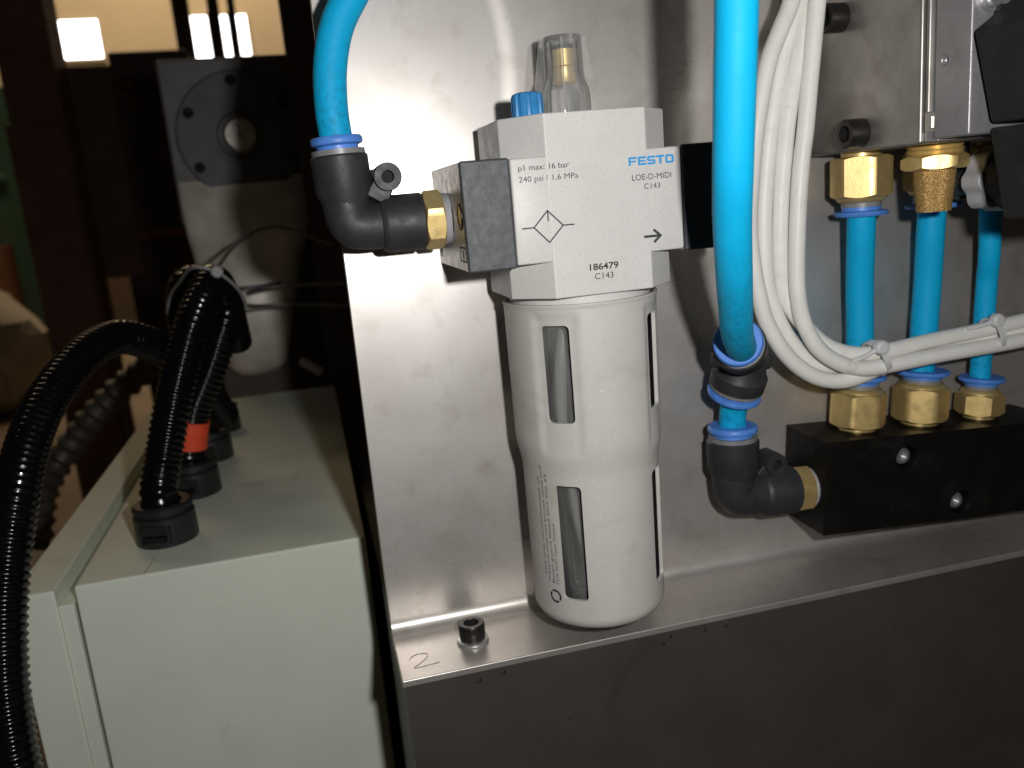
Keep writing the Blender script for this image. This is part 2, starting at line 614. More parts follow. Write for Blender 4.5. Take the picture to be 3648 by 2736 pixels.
# ================================================================== MOUNTING PLATE + BED
g = G()
prof = [(0, 190)]
for i in range(13):                      # inner bend radius
    t = i / 12 * math.pi / 2
    prof.append((-6.0 + 6.0 * math.cos(t), -172.7 + 6.0 - 6.0 * math.sin(t)))
prof += [(-35.5, -172.7), (-35.5, -175.4), (-5.4, -175.4)]
for i in range(1, 7):
    t = i / 6 * math.pi / 2
    prof.append((-5.4 + 8.0 * math.sin(t), -175.4 + 8.0 - 8.0 * math.cos(t)))
prof += [(2.6, 190)]
n = len(prof)
XL, XR = -49.6, 430
vs_ = [(XL, y, z) for y, z in prof] + [(XR, y, z) for y, z in prof]
g.add(vs_, [tuple(range(n)), tuple(range(2 * n - 1, n - 1, -1))] + [(i, n + i, n + (i + 1) % n, (i + 1) % n) for i in range(n)])
plate = mk('mounting_plate', g, 'steel', bevel=.45)
tag(plate, 'brushed stainless steel mounting plate bent into a narrow shelf along its foot', 'plate')
# pencilled 2 on the shelf
g = G()
two = smooth_path([(-45.3, -22.4, -172.6), (-44.4, -20.4, -172.6), (-41.5, -19.2, -172.6), (-38.6, -20.2, -172.6), (-38.9, -22.6, -172.6), (-41.5, -25.6, -172.6), (-44.3, -28.2, -172.6),
                   (-40.5, -28.3, -172.6), (-35.1, -27.7, -172.6)], .5)
g.tube(two, .13, 5)
mk('handwritten_mark', g, 'pencil', plate)

g = G().box((-48.4, -34.2, -520), (430, 300, -175.6))
bed = mk('machine_bed', g, 'bed', smooth=False)
tag(bed, 'dark steel machine bed below the shelf of the plate', 'machine bed')
pits = [(-22.5, -179.4, 1.2), (-13.2, -178.4, 1.0), (52, -178.4, .9), (49, -180.6, .8), (66, -178.8, 1.1), (75, -179.0, .9), (10, -203, .5), (150, -196, .7), (40, -230, .5)]
g = G()
for x, z, r in pits:
    g.lathe([(0, -.1), (r, -.1), (r, 2.2), (0, 2.2)], (x, -34.3, z), (0, 1, 0), 12)
cut(bed, g)
for p_ in bed.data.polygons: p_.use_smooth = False

# screw on the shelf
t = thing('cap_screw', (-20.6, -17.6, -172.7), 'black socket head cap screw with washer standing on the steel shelf', 'screw')
mk('washer', G().lathe([(3, 0.02), (5.9, .02), (6.1, .3), (6.0, 1.1), (5.2, 1.5), (3, 1.5)], (-20.6, -17.6, -172.7), seg=36), 'zinc', t)
hd = mk('screw_head', G().lathe([(0, 1.5), (4.7, 1.5), (4.95, 1.9), (4.95, 7.0), (4.55, 7.6), (2.95, 7.6), (2.75, 7.3)], (-20.6, -17.6, -172.7), seg=40), 'screw', t)
mk('hex_socket', G().hexnut(5.0, (-20.6, -17.6, -172.7 + 4.4), (0, 0, 1), .2, ch=(False, False)).lathe([(2.8, 7.4), (2.6, 4.5)], (-20.6, -17.6, -172.7), seg=6), 'hole', hd)

# ================================================================== LUBRICATOR
lub = thing('lubricator', (27.5, -27, -161), 'silver white compressed air lubricator with slotted bowl guard, printed front and clear sight dome', 'lubricator')
YF = -54.0
core = [(11.4, YF), (43.6, YF), (55, -42), (55, -12), (43.6, -.6), (11.4, -.6), (0, -12), (0, -42)]
g = G().prism(core, -43.2, 12.4)
body = mk('body', g, 'lacq', lub, bevel=.45, seg=3)
for nm, poly in (('ear', [(0, YF), (11.4, YF), (12.4, -53), (1, -41), (0, -42)]), ('ear', [(43.6, YF), (55, YF), (55, -42), (54, -41), (42.6, -53)])):
    g = G().prism(poly, -31.7, 0)
    e = mk(nm, g, 'lacq', body)
    bm = bmesh.new(); bm.from_mesh(e.data)
    off = world_loc(body)
    ed = []
    for q in bm.edges:
        p = [(w.co + off) / MM for w in q.verts]
        onf = all(abs(a.y - YF) < .01 for a in p)
        side = all(abs(a.x) < .01 or abs(a.x - 55) < .01 for a in p)
        if (onf and not all(abs(a.x - 11.4) < .01 or abs(a.x - 43.6) < .01 for a in p)) or (side and not all(abs(a.y + 42) < .01 for a in p)):
            ed.append(q)
    bmesh.ops.bevel(bm, geom=ed, offset=.7 * MM, segments=3, affect='EDGES', profile=.5)
    bm.to_mesh(e.data); bm.free()
    e.data.shade_smooth(); e.data.set_sharp_from_angle(angle=R(30))

# connection plates left and right: aluminium with a matt black front cover
for x0, x1, lab in ((-15.2, -.25, 'left connection plate with black front cover'), (55.25, 70.4, 'right connection plate with black front cover')):
    cp = mk('connection_plate', G().box((x0, -52.4, -32.3), (x1, -.4, .2)), 'alu', lub, bevel=.5, label=lab)
    mk('front_cover', G().box((x0 - .15, -54.5, -32.5), (x1 + .05, -52.42, .4)), 'blackcap', cp, bevel=.8, seg=3)
    if x0 < 0:
        g = G().lathe([(2.6, 0), (4.1, 0), (4.1, .35), (3.6, .45), (2.6, .45)], (x0, -47.2, -15.6), (-1, 0, 0), 32, close=True)
        mk('retaining_screw', g, 'screw', cp)
        mk('screw_socket', G().cyl(2.55, (x0 + .2, -47.2, -15.6), (-1, 0, 0), .4, 6), 'brass', cp)
        # boxed port number 1 and a second small stamp
        g = G()
        yy, zz = (-50.6, -42.4), (-29.2, -25.0)
        for a, b_ in (((yy[0], zz[0]), (yy[1], zz[0])), ((yy[0], zz[1]), (yy[1], zz[1])), ((yy[0], zz[0]), (yy[0], zz[1])), ((yy[1], zz[0]), (yy[1], zz[1]))):
            g.box((x0 - .06, min(a[0], b_[0]) - .28, min(a[1], b_[1]) - .28), (x0 + .05, max(a[0], b_[0]) + .28, max(a[1], b_[1]) + .28))
        mk('port_frame_mark', g, 'inkblack', cp, smooth=False)
        printed('port_number', '1', cp, 'inkblack', -47.6, -46.2, -28.3, 2.6, lambda x, z: (x0 - .07, x, z), .03)
        g = G()
        for k in range(5):
            g.box((x0 - .06, -7.2 + k * 1.1, -29.6 + (k % 2) * 1.6), (x0 + .05, -6.5 + k * 1.1, -25.6 - (k % 3) * .7))
        mk('stamped_mark', g, 'inkblack', cp, smooth=False)

# neck and bowl guard (sheet with eight real slots)
mk('neck', G().lathe([(0, -42.9), (24.2, -42.9), (24.2, -48.5), (0, -48.5)], (27.5, -27, 0), seg=48), 'lacq', lub)
AX, AY = 27.5, -27.0
SLOTS = [-38.2 + 90 * k for k in range(4)]
SW = 11.2                                     # half width in degrees
ROWS = [(-85.3, -52.6), (-149.6, -107.6)]
R0 = 26.2
DEG = math.pi / 180 * R0                      # mm per degree
RC = 1.7


def sstep(a, b, x):
    k = min(1, max(0, (x - a) / (b - a)))
    return k * k * (3 - 2 * k)


def guard_r(deg, z):
    r = 26.35 - .25 * sstep(-50, -90, z)
    r -= 1.75 * sstep(-92.5, -106, z)
    r -= .25 * sstep(-104, -150, z)
    d = min(abs((deg - s_ + 180) % 360 - 180) for s_ in SLOTS)
    flat = sstep(19, 13, d) * sstep(-47.5, -51.5, z) * sstep(-99, -93, z)
    r -= .75 * flat
    r += .35 * sstep(-47.6, -46.2, z)          # rolled lip on top
    if z < -156.5:
        k = (-156.5 - z) / 5.0
        r -= 4.4 * (1 - math.sqrt(max(0, 1 - k * k)))
    return r


ang = set(); zs = set()
NA = 5
arc = [(RC * (1 - math.cos(i / NA * math.pi / 2)), RC * (1 - math.sin(i / NA * math.pi / 2))) for i in range(NA + 1)]
for s_ in SLOTS:
    for dx, _ in arc:
        ang.add(round(s_ - SW + dx / DEG, 4)); ang.add(round(s_ + SW - dx / DEG, 4))
    for k in range(1, 6):
        ang.add(round(s_ - SW + RC / DEG + k * (2 * SW - 2 * RC / DEG) / 6, 4))
    for k in range(1, 28):
        ang.add(round(s_ + SW + k * (90 - 2 * SW) / 28, 4))
for z0, z1 in ROWS:
    for _, dy in arc:
        zs.add(round(z0 + dy, 4)); zs.add(round(z1 - dy, 4))
for z in [-45.8 - .35 * k for k in range(18)] + [-54 - k * 3 for k in range(36)] + [-95 - .8 * k for k in range(13)] + [-156.5 - .5 * k for k in range(11)]:
    zs.add(round(z, 4))
ang = sorted(ang); zs = sorted(zs)
NAg = len(ang)
g = G()


def gp(deg, z):
    r = guard_r(deg, z)
    return (AX + r * math.sin(R(deg)), AY - r * math.cos(R(deg)), z)


for z in zs:
    for a in ang:
        g.v.append(gp(a, z))


def inside(a, z):
    for s_ in SLOTS:
        da = (a - s_ + 180) % 360 - 180
        if abs(da) < SW:
            for z0, z1 in ROWS:
                if z0 < z < z1:
                    return da, z0, z1
    return None


arcdx = [d for d, _ in arc]
for j in range(len(zs) - 1):
    for i in range(NAg):
        a0 = ang[i]; a1 = ang[(i + 1) % NAg] + (360 if i == NAg - 1 else 0)
        i2 = (i + 1) % NAg
        q = (j * NAg + i, j * NAg + i2, (j + 1) * NAg + i2, (j + 1) * NAg + i)
        hit = inside((a0 + a1) / 2, (zs[j] + zs[j + 1]) / 2)
        if not hit:
            g.f.append(q); continue
        da, z0, z1 = hit
        zc = (zs[j] + zs[j + 1]) / 2
        ex = (SW - abs(da)) * DEG
        ez = min(zc - z0, z1 - zc)
        if ex > RC or ez > RC:
            continue
        # corner cell: on the arc keep the outer triangle, outside the arc keep the quad
        dl, dh = (SW - abs(((a0 - (a0 + a1) / 2) + da))) * DEG, (SW - abs(((a1 - (a0 + a1) / 2) + da))) * DEG
        x_in, x_out = max(dl, dh), min(dl, dh)
        zl, zh = min(zs[j] - z0, z1 - zs[j]), min(zs[j + 1] - z0, z1 - zs[j + 1])
        z_in, z_out = max(zl, zh), min(zl, zh)

        def ins(x, y):
            return (RC - x) ** 2 + (RC - y) ** 2 < RC * RC * .999
        if ins(x_out, z_in) and ins(x_in, z_out):
            continue
        if not ins(x_in, z_in):
            g.f.append(q); continue
        # drop the innermost corner
        ia = i if dl > dh else i2
        jz = j if zl > zh else j + 1
        g.f.append(tuple(k for k in q if k != jz * NAg + ia))
gd = mk('bowl_guard', g, 'guard', lub, angle=50)
m = gd.modifiers.new('thickness', 'SOLIDIFY'); m.thickness = 1.3 * MM; m.offset = -1
m2 = gd.modifiers.new('bevel', 'BEVEL'); m2.width = .25 * MM; m2.segments = 2; m2.limit_method = 'ANGLE'; m2.angle_limit = R(55); m2.harden_normals = True
mk('guard_floor', G().lathe([(0, -161.4), (20, -161.4), (21.6, -160.8), (21.6, -160.2), (0, -160.2)], (AX, AY, 0), seg=48), 'guard', gd)
# clear bowl inside with siphon tube and oil
mk('bowl', G().lathe([(0, -155.5), (15, -155.2), (19.5, -152), (20.8, -146), (21.2, -104), (22.4, -96), (22.6, -48.6),
                      (20.8, -48.6), (20.6, -96), (19.4, -105), (19.0, -145), (17.5, -150.5), (14, -153), (0, -153.4)], (AX, AY, 0), seg=56), 'bowl', lub)
mk('siphon_tube', G().tube(smooth_path([(20, -36, -48.6), (15.5, -38, -70), (14.5, -38, -100), (18, -39, -125), (24, -40, -150)], 3), 2.2, 14), 'siphon', lub)
mk('inner_stem', G().lathe([(0, -48.6), (6, -48.6), (6, -62), (4.5, -66), (4.5, -100), (0, -100)], (AX + 2, AY + 3, 0), seg=24), 'siphon', lub)

# sight dome with ribs, brass drip tube, seal
dome = mk('sight_dome', G().lathe([(8.7, 12.45), (8.7, 21.0), (6.7, 25.4), (6.5, 26.2), (6.35, 37.6), (6.1, 38.0), (0, 38.0),
                                   (0, 36.2), (5.2, 36.2), (5.35, 26.4), (7.3, 20.6), (7.3, 12.45)], (AX, AY, 0), seg=48, close=True), 'clear', lub)
for k in range(4):
    a = R(-108 + 90 * k)
    g = G()
    rot = Matrix.Rotation(a, 3, 'Z')
    poly = [(8.5, 12.5), (10.2, 12.5), (9.8, 24.0), (7.6, 37.0), (6.2, 37.9), (6.3, 26.4), (8.5, 21.2)]
    vv = []
    for y in (-.5, .5):
        for r, z in poly:
            p = rot @ Vector((r, y, z)); vv.append((AX + p.x, AY + p.y, p.z))
    n = len(poly)
    g.add(vv, [tuple(range(n)), tuple(range(2 * n - 1, n - 1, -1))] + [(i, (i + 1) % n, n + (i + 1) % n, n + i) for i in range(n)])
    mk('dome_rib', g, 'clear', dome)
mk('drip_tube', G().lathe([(0, 23.6), (3.7, 23.6), (4.0, 24), (4.0, 28.4), (4.8, 28.8), (4.8, 33.8), (0, 33.8)], (AX, AY, 0), seg=32), 'brass', dome)
mk('seal_ring', G().lathe([(4.8, 33.9), (5.1, 33.9), (5.15, 34.5), (5.1, 35.1), (4.8, 35.1), (0, 35.15), (0, 33.85)], (AX, AY, 0), seg=32), 'hole', dome)
mk('filler_cap', G().lathe([(0, 12.3), (5.1, 12.3), (5.0, 18.6), (4.6, 19.5), (3.6, 19.9), (0, 19.9)], (10.7, -40, 0), seg=72,
                           rfun=lambda t, r, h: r * (1 - .09 * (math.sin(t * 9) > .6)) if r > 4 else r), 'blue', lub)

# print on the front
front = lambda x, z: (x, YF - .035, z)
printed('printed_text', 'p1 max: 16 bar', lub, 'ink', 2.45, 18.4, -3.75, 1.62, front, .004)
printed('printed_text', '240 psi / 1,6 MPa', lub, 'ink', 2.4, 21.1, -7.1, 1.62, front)
printed('printed_text', 'LOE-D-MIDI', lub, 'ink', 38.4, 51.5, -9.4, 1.75, front)
printed('printed_text', 'C143', lub, 'ink', 42.3, 47.6, -12.2, 1.6, front)


def strokes(name, segs, w, mat, parent, y=YF - .035):
    g = G()
    for (x0, z0), (x1, z1) in segs:
        d = Vector((x1 - x0, z1 - z0)).normalized()
        nx, nz = -d.y * w / 2, d.x * w / 2
        ex, ez = d.x * w * .35, d.y * w * .35
        g.add([(x0 - ex + nx, y, z0 - ez + nz), (x0 - ex - nx, y, z0 - ez - nz), (x1 + ex - nx, y, z1 + ez - nz), (x1 + ex + nx, y, z1 + ez + nz)], [(0, 1, 2, 3)])
        y -= .004
    return mk(name, g, mat, parent, smooth=False)


# blue maker's letters, wide block shapes
lx = 37.55
g = G()
zb, zt, lw = -4.95, -2.35, .62


def bar(x0, z0, x1, z1):
    g.add([(x0, YF - .035, z0), (x1, YF - .035, z0), (x1, YF - .035, z1), (x0, YF - .035, z1)], [(0, 1, 2, 3)])


W_, S_ = 2.72, .36
zm = (zb + zt) / 2
x = lx                                          # F
bar(x, zb, x + .68, zt); bar(x + .68, zt - lw, x + W_, zt); bar(x + .68, zm - lw / 2, x + W_ - .3, zm + lw / 2 - .1)
x += W_ + S_                                    # E
bar(x, zb, x + .68, zt); bar(x + .68, zt - lw, x + W_, zt); bar(x + .68, zm - lw / 2 + .06, x + W_ - .2, zm + lw / 2 - .06); bar(x + .68, zb, x + W_, zb + lw)
x += W_ + S_                                    # S
bar(x + .25, zt - lw, x + W_, zt); bar(x, zm - .05, x + .68, zt - .3); bar(x + .3, zm - lw / 2, x + W_ - .3, zm + lw / 2 - .1); bar(x + W_ - .68, zb + .3, x + W_, zm + .05); bar(x, zb, x + W_ - .25, zb + lw)
x += W_ + S_ * .6                               # T
bar(x, zt - lw, x + W_ + .1, zt); bar(x + W_ / 2 - .3, zb, x + W_ / 2 + .42, zt - lw)
x += W_ + S_                                    # O
bar(x + .3, zt - lw, x + W_ - .2, zt); bar(x + .3, zb, x + W_ - .2, zb + lw); bar(x, zb + .3, x + .7, zt - .3); bar(x + W_ - .6, zb + .3, x + W_ + .1, zt - .3)
for i in range(0, len(g.v), 4):                 # keep overlapping bars off one plane
    for k in range(4):
        p = g.v[i + k]; g.v[i + k] = (p[0], p[1] - .003 * (i // 4 % 7), p[2])
mk('printed_logo', g, 'inkblue', lub, smooth=False)
strokes('printed_symbol', [((10.55, -16.0), (5.95, -20.75)), ((5.95, -20.75), (10.5, -25.6)), ((10.5, -25.6), (15.2, -20.8)), ((15.2, -20.8), (10.55, -16.0)),
                           ((2.3, -20.75), (5.95, -20.75)), ((15.2, -20.8), (18.7, -20.85)), ((10.58, -16.4), (10.58, -19.0))], .42, 'ink', lub)
strokes('printed_arrow', [((41.7, -26.85), (46.6, -26.85)), ((44.9, -25.05), (47.0, -26.85)), ((44.9, -28.65), (47.0, -26.85))], .8, 'ink', lub)
st = mk('number_sticker', G().box((21.3, YF - .09, -39.9), (35.5, YF + .05, -31.4)), 'sticker', lub)
fs = lambda x, z: (x, YF - .13, z)
printed('printed_text', '186479', st, 'inkblack', 22.8, 32.3, -35.5, 1.95, fs, .02)
printed('printed_text', 'C143', st, 'inkblack', 24.3, 30.5, -38.4, 1.85, fs)


# small print running up the guard
def wrap(deg0):
    def f(a, z):                               # a runs up the bowl, z sideways
        deg = deg0 - z / (24.3 * math.pi / 180)
        r = guard_r(deg, a) + .05
        return (AX + r * math.sin(R(deg)), AY - r * math.cos(R(deg)), a)
    return f


for k, (txt, a0, a1) in enumerate((('Use only recommended oil', -142, -106), ('Pressure must not exceed rated limit', -144, -101), ('Bowl guard fitted ISO VG 32', -144.5, -104), ('T\u00dcV S\u00dcD Type Tested', -145, -122))):
    v, f = text_mesh(txt)
    a = min(p[0] for p in v); b_ = max(p[0] for p in v)
    g = G()
    mf = wrap(-66 + k * 4.4)
    g.add([mf(a0 + (p[0] - a) / (b_ - a) * (a1 - a0), p[1] / CAPH * 1.05) for p in v], f)
    mk('small_print', g, 'ink', gd, smooth=False)
g = G()
cz, cd, n = -149.5, -57.5, 40
for k in range(n):
    if k in (0, 1, 20, 21):
        continue
    qd = []
    for rr, kk in ((1.75, k), (2.55, k), (2.55, k + 1), (1.75, k + 1)):
        t_ = 2 * math.pi * kk / n + .6
        qd.append(wrap(cd)(cz + rr * math.sin(t_) * .98, rr * math.cos(t_)))
    g.add(qd, [(0, 1, 2, 3)])
mk('recycling_ring_mark', g, 'inkblack', gd, smooth=False)


# ================================================================== FITTINGS
def collar_prof(r, h):
    return [(5.15, 0), (r * .80, 0), (r * .80, h * .28), (r * .97, h * .42), (r, h * .6), (r * .98, h * .86), (r * .92, h), (5.15, h)]


def elbow(loc, corner, a, b, la, lb, ra, rb, label, group='push-in elbow fittings', hexaf=16.5, hexh=6.0, seal=2.2, collar_r=8.2, eye=None, web=None, nut=True, taper=(11.4, 3.2)):
    """push-in elbow: hose port along a, threaded port along b"""
    t = thing('elbow_fitting', loc, label, 'pipe fitting', group)
    c = Vector(corner); a = Vector(a).normalized(); b = Vector(b).normalized()
    rn = ra * .83
    g = G()
    bend = smooth_path([c + a * (rn * 1.4), c + a * (rn * .75), c + a * rn * .14 + b * rn * .14, c + b * (rn * .75), c + b * (rn * 1.4)], .8)
    g.tube(bend, rn, 36)
    g.lathe([(0, rn * .7), (rn * .99, rn * .7), (rn * 1.0, la - taper[0] - taper[1]), (ra, la - taper[0]), (ra, la - .6), (ra - .5, la), (5.3, la), (5.3, la - 4), (0, la - 4)], c, a, 44)
    g.lathe([(0, rn * .7), (rn * .985, rn * .7), (rn * .99, lb * .42), (rb * .90, lb * .425), (rb * .98, lb * .47), (rb, lb * .5), (rb, lb - .4), (rb - .4, lb), (0, lb)], c, b, 44)
    body_ = mk('body', g, 'blackplas', t, angle=28)
    mk('collar_ring', G().lathe([(5.3, la), (ra * .93, la), (ra * .93, la + 1.6), (5.3, la + 1.6)], c, a, 40, close=True), 'greyring', t)
    mk('release_collar', G().lathe([(r, h + la + 1.6) for r, h in collar_prof(collar_r, 4.0)], c, a, 44, close=True), 'collar', t)
    if nut:
        mk('hex_nut', G().hexnut(hexaf, c + b * (lb + .02), b, hexh, seg=48, turn=.35), 'brass', t)
        mk('sealing_ring', G().lathe([(0, lb + hexh), (hexaf * .47, lb + hexh), (hexaf * .49, lb + hexh + .5), (hexaf * .47, lb + hexh + seal), (0, lb + hexh + seal)], c, b, 36), 'ptfe', t)
    if eye:
        e = Vector(eye)
        g = G().lathe([(2.0, 0), (4.2, 0), (4.4, .4), (4.4, 9.6), (4.2, 10), (2.0, 10)], e, (0, 1, 0), 32, close=True)
        ey = mk('mounting_eye', g, 'blackplas', t)
        mk('eye_bore', G().cyl(2.02, e + Vector((0, 3.0, 0)), (0, 1, 0), .5, 20), 'hole', ey)
        wv = Vector(web)
        d = (wv - e)
        g = G()
        pd = Vector((-d.z, 0, d.x)).normalized() * 3.2
        p0, p1 = e + d * .2, wv
        g.add([p0 - pd + Vector((0, 2, 0)), p0 + pd + Vector((0, 2, 0)), p1 + pd * 1.25 + Vector((0, 2, 0)), p1 - pd * 1.25 + Vector((0, 2, 0)),
               p0 - pd + Vector((0, 8, 0)), p0 + pd + Vector((0, 8, 0)), p1 + pd * 1.25 + Vector((0, 8, 0)), p1 - pd * 1.25 + Vector((0, 8, 0))],
              [(0, 1, 2, 3), (7, 6, 5, 4), (0, 4, 5, 1), (1, 5, 6, 2), (2, 6, 7, 3), (3, 7, 4, 0)])
        mk('web', g, 'blackplas', body_, bevel=.6)
    return t


elbow((-47.5, -27, -24), (-47.4, -27, -16.2), (-.03, 0, 1), (1, 0, 0), 22.4, 23.6, 9.0, 9.1,
      'black elbow fitting with blue collar screwed into the left side of the lubricator', eye=(-34.2, -33.5, -1.6), web=(-38.5, -33.5, -8.5), hexaf=17, hexh=6.3)
elbow((89, -18.5, -143), (88.2, -18.5, -133.2), (.015, 0, 1), (.998, 0, -.06), 23.4, 25.6, 10.0, 9.5,
      'black elbow fitting joining the side of the black manifold block', eye=(104.6, -23.5, -121.6), web=(100, -23.5, -127.5), hexaf=17, hexh=6.4, collar_r=9.6)
midt = elbow((88, -24, -78), (89.0, -28.0, -75.6), (-.50, -.78, .37), (-.12, .42, -.90), 23.0, 3, 9.2, 6,
             'black elbow fitting turned to the viewer at the foot of the long blue hose', collar_r=8.5, nut=False, taper=(9, 4))
c = Vector((89, -28, -76.6)); b = Vector((-.10, .36, -.93)).normalized()
mk('lower_port', G().lathe([(0, 0), (8.3, 0), (9.4, 5), (10.4, 6.2), (10.2, 11.2), (0, 11.2)], c, b, 44), 'blackplas', midt)
mk('lower_collar_ring', G().lathe([(5.3, 11.2), (9.7, 11.2), (9.7, 12.7), (5.3, 12.7)], c, b, 40, close=True), 'greyring', midt)
mk('lower_release_collar', G().lathe([(r, h + 12.7) for r, h in collar_prof(10.2, 3.6)], c, b, 44, close=True), 'collar', midt)
mk('shoulder', G().box((78.8, -30, -80.5), (100.0, -20, -74.5), Matrix.Rotation(R(7), 3, 'Y'), (89, -26, -77)), 'blackplas', midt, bevel=1.5, seg=3)


def straight(loc, org, axis, af, hexh, rc, label, group, neck=1.6, flip=False, turn=0.0):
    t = thing('straight_fitting', loc, label, 'pipe fitting', group)
    o = Vector(org); a = Vector(axis).normalized()
    r = af / 2
    mk('neck', G().lathe([(0, -.6), (r * .74, -.6), (r * .74, neck), (0, neck)], o, a, 36), 'brass', t)
    mk('hex_nut', G().hexnut(af, o + a * neck, a, hexh, turn=turn), 'brass', t)
    h = neck + hexh
    mk('shoulder', G().lathe([(r * .95, h - .3), (r * .94, h), (r * .86, h + 1.3), (r * .76, h + 1.8), (5.2, h + 1.8), (5.2, h - .3)], o, a, 40, close=True), 'brass', t)
    mk('collar_ring', G().lathe([(5.2, h + 1.8), (r * .74, h + 1.8), (r * .74, h + 3.4), (5.2, h + 3.4)], o, a, 36, close=True), 'greyring', t)
    hose_r = 4.1 if rc < 9.6 else 5.1
    k = h + 3.4
    mk('release_collar', G().lathe([(hose_r, k), (rc * .72, k), (rc * .72, k + 1.3), (rc * .97, k + 1.7), (rc, k + 2.4), (rc * .95, k + 3.3), (hose_r, k + 3.3)], o, a, 40, close=True), 'collar', t)
    return t


TILT = R(3.6)
ux = Vector((math.cos(TILT), 0, -math.sin(TILT)))
uz = Vector((math.sin(TILT), 0, math.cos(TILT)))
blkO = Vector((122.7, -30, -113.6))             # front top left corner of the manifold


def onblk(dx, y, dz):
    p = blkO + ux * dx + uz * dz
    return Vector((p.x, y, p.z))


mt = thing('manifold_block', onblk(54, -15, -38), 'black anodised manifold block carrying three brass fittings, bolted to the plate', 'manifold')
g = G()
vs_ = [onblk(dx, y, dz) for dz in (-38.2, 0) for dx, y in ((0, -30), (112, -30), (112, -.4), (0, -.4))]
g.add(vs_, [(0, 3, 2, 1), (4, 5, 6, 7), (0, 1, 5, 4), (1, 2, 6, 5), (2, 3, 7, 6), (3, 0, 4, 7)])
blk = mk('block', g, 'blackano', mt, smooth=False)
scr = [(36.2, -9.6), (63.2, -31.2)]
g = G()
for dx, dz in scr:
    p = onblk(dx, -30, dz)
    g.cyl(4.9, (p.x, -30.5, p.z), (0, 1, 0), 6.8, 40)
cut(blk, g)
b = blk.modifiers.new('bevel', 'BEVEL'); b.width = .4 * MM; b.segments = 2; b.limit_method = 'ANGLE'; b.angle_limit = R(60)
for p_ in blk.data.polygons: p_.use_smooth = False
for dx, dz in scr:
    p = onblk(dx, -30, dz)
    s1 = mk('socket_screw', G().lathe([(0, 0), (3.45, 0), (3.45, -2.7), (3.1, -3.3), (1.9, -3.3), (1.75, -2.0), (0, -2.0)], (p.x, -23.8, p.z), (0, 1, 0), 32), 'zinc', mt)

for (dx, af, hh, rc, tn, lab) in ((23.2, 19.6, 14.0, 10.2, .855, 'brass push-in fitting on the manifold block, left of the three, under the cable bend'),
                              (52.6, 19.6, 14.0, 10.4, .07, 'brass push-in fitting on the manifold block, middle of the three'),
                              (82.0, 16.6, 9.0, 9.0, .26, 'smaller brass push-in fitting on the right of the manifold block')):
    p = onblk(dx, -15, 0)
    straight(p, p, uz, af, hh, rc, lab, 'brass fittings on the manifold block', turn=tn)
for (x, y, af, hh, rc, z, lab) in ((142.0, -22.5, 19.4, 15.0, 9.7, -6.0, 'tall brass push-in fitting hanging under the valve, next to the white cables'),
                                   (176.0, -20, 20.0, 15.0, 10.4, -6.0, 'brass push-in fitting under the valve, hidden behind the bronze silencer'),
                                   (201.5, -20, 16.6, 9.0, 9.0, -6.0, 'dark brass fitting under the valve behind the grey star knob')):
    straight((x, y, z - 20), (x, y, z), (0, 0, -1), af, hh, rc, lab, 'brass fittings under the valve', neck=1.5, turn=.87)


# ================================================================== HOSES
def hose(pts, rad, label, group='blue air hoses', step=2.0):
    path = smooth_path(pts, step)
    o = mk('air_hose', G().tube(path, rad, 28), 'hose', origin=pts[-1])
    return tag(o, label, 'hose', group)


hose([(10, -24, 74), (-18, -26, 70), (-31.5, -27, 61), (-39.3, -27, 51.4), (-44.2, -27, 43), (-47.4, -27, 31.8), (-48.5, -27, 20), (-48.2, -27, 11), (-47.8, -27, 2)], 5.15,
     'curved blue air hose entering the elbow left of the lubricator')
hose([(41, -117, 75), (42, -115.5, 50), (42.2, -114.5, 29), (42.8, -111.5, 10), (44.2, -107, -8.8), (47.6, -99.5, -22), (53.3, -89, -37), (59.8, -77.2, -48.6), (66, -66, -58), (72.4, -56, -64.6), (80, -44, -70)], 5.1,
     'thick blue air hose hanging down in front, nearest to the viewer')
hose([(88.2, -23.4, -86), (88.1, -22.2, -92), (88.3, -19.5, -100), (88.6, -18.5, -108), (88.5, -18.5, -113)], 5.1, 'short blue hose piece between the two black elbow fittings')
hose([(142.0, -22.5, -18), (142.2, -22.3, -33), (145.5, -17, -56), (146.8, -15.4, -78), (146.2, -15, -96), (145.6, -15, -106)], 5.2, 'left upright blue hose between valve and manifold block')
hose([(176, -20, -18), (175.2, -19.6, -37), (177.3, -16, -58), (176.6, -15.2, -80), (175.6, -15, -96), (175.0, -15, -108)], 5.2, 'middle upright blue hose below the bronze silencer')
hose([(201.5, -20, -14), (202.5, -20, -47), (205.5, -16, -61), (205.4, -15.2, -82), (204.8, -15, -99), (204.4, -15, -110)], 4.05, 'thin blue hose on the right below the grey star knob')

# ================================================================== VALVE
vt = thing('valve', (180, -45, -6), 'grey steel valve assembly mounted on the plate above the three blue hoses', 'valve')
mk('side_housing', G().box((129, -69.3, -5.9), (226, -.5, 190)), 'valve', vt, bevel=.9, seg=3)
mk('joint_strip', G().box((130.6, -75.4, -5.6), (226, -69.4, 190)), 'cast', vt, bevel=.3)
mk('joint_bead', G().tube([(130.4, -71.2, 3.5), (130.4, -71.2, 190)], .9, 10), 'valve', vt)
mk('joint_clip', G().box((129.7, -75.0, -2.6), (131, -70.4, 3.2)).box((129.2, -74.2, -1.6), (130.4, -72.8, 2.2)), 'shaft', vt, bevel=.25)
cb = mk('cast_body', G().box((129, -89.6, -4.9), (226, -75.5, 190)), 'cast', vt, smooth=False)
g = G().lathe([(0, -.5), (1.25, -.5), (1.25, 1.4), (0, 2.0)], (129, -79.2, 17.4), (1, 0, 0), 20)
cut(cb, g)
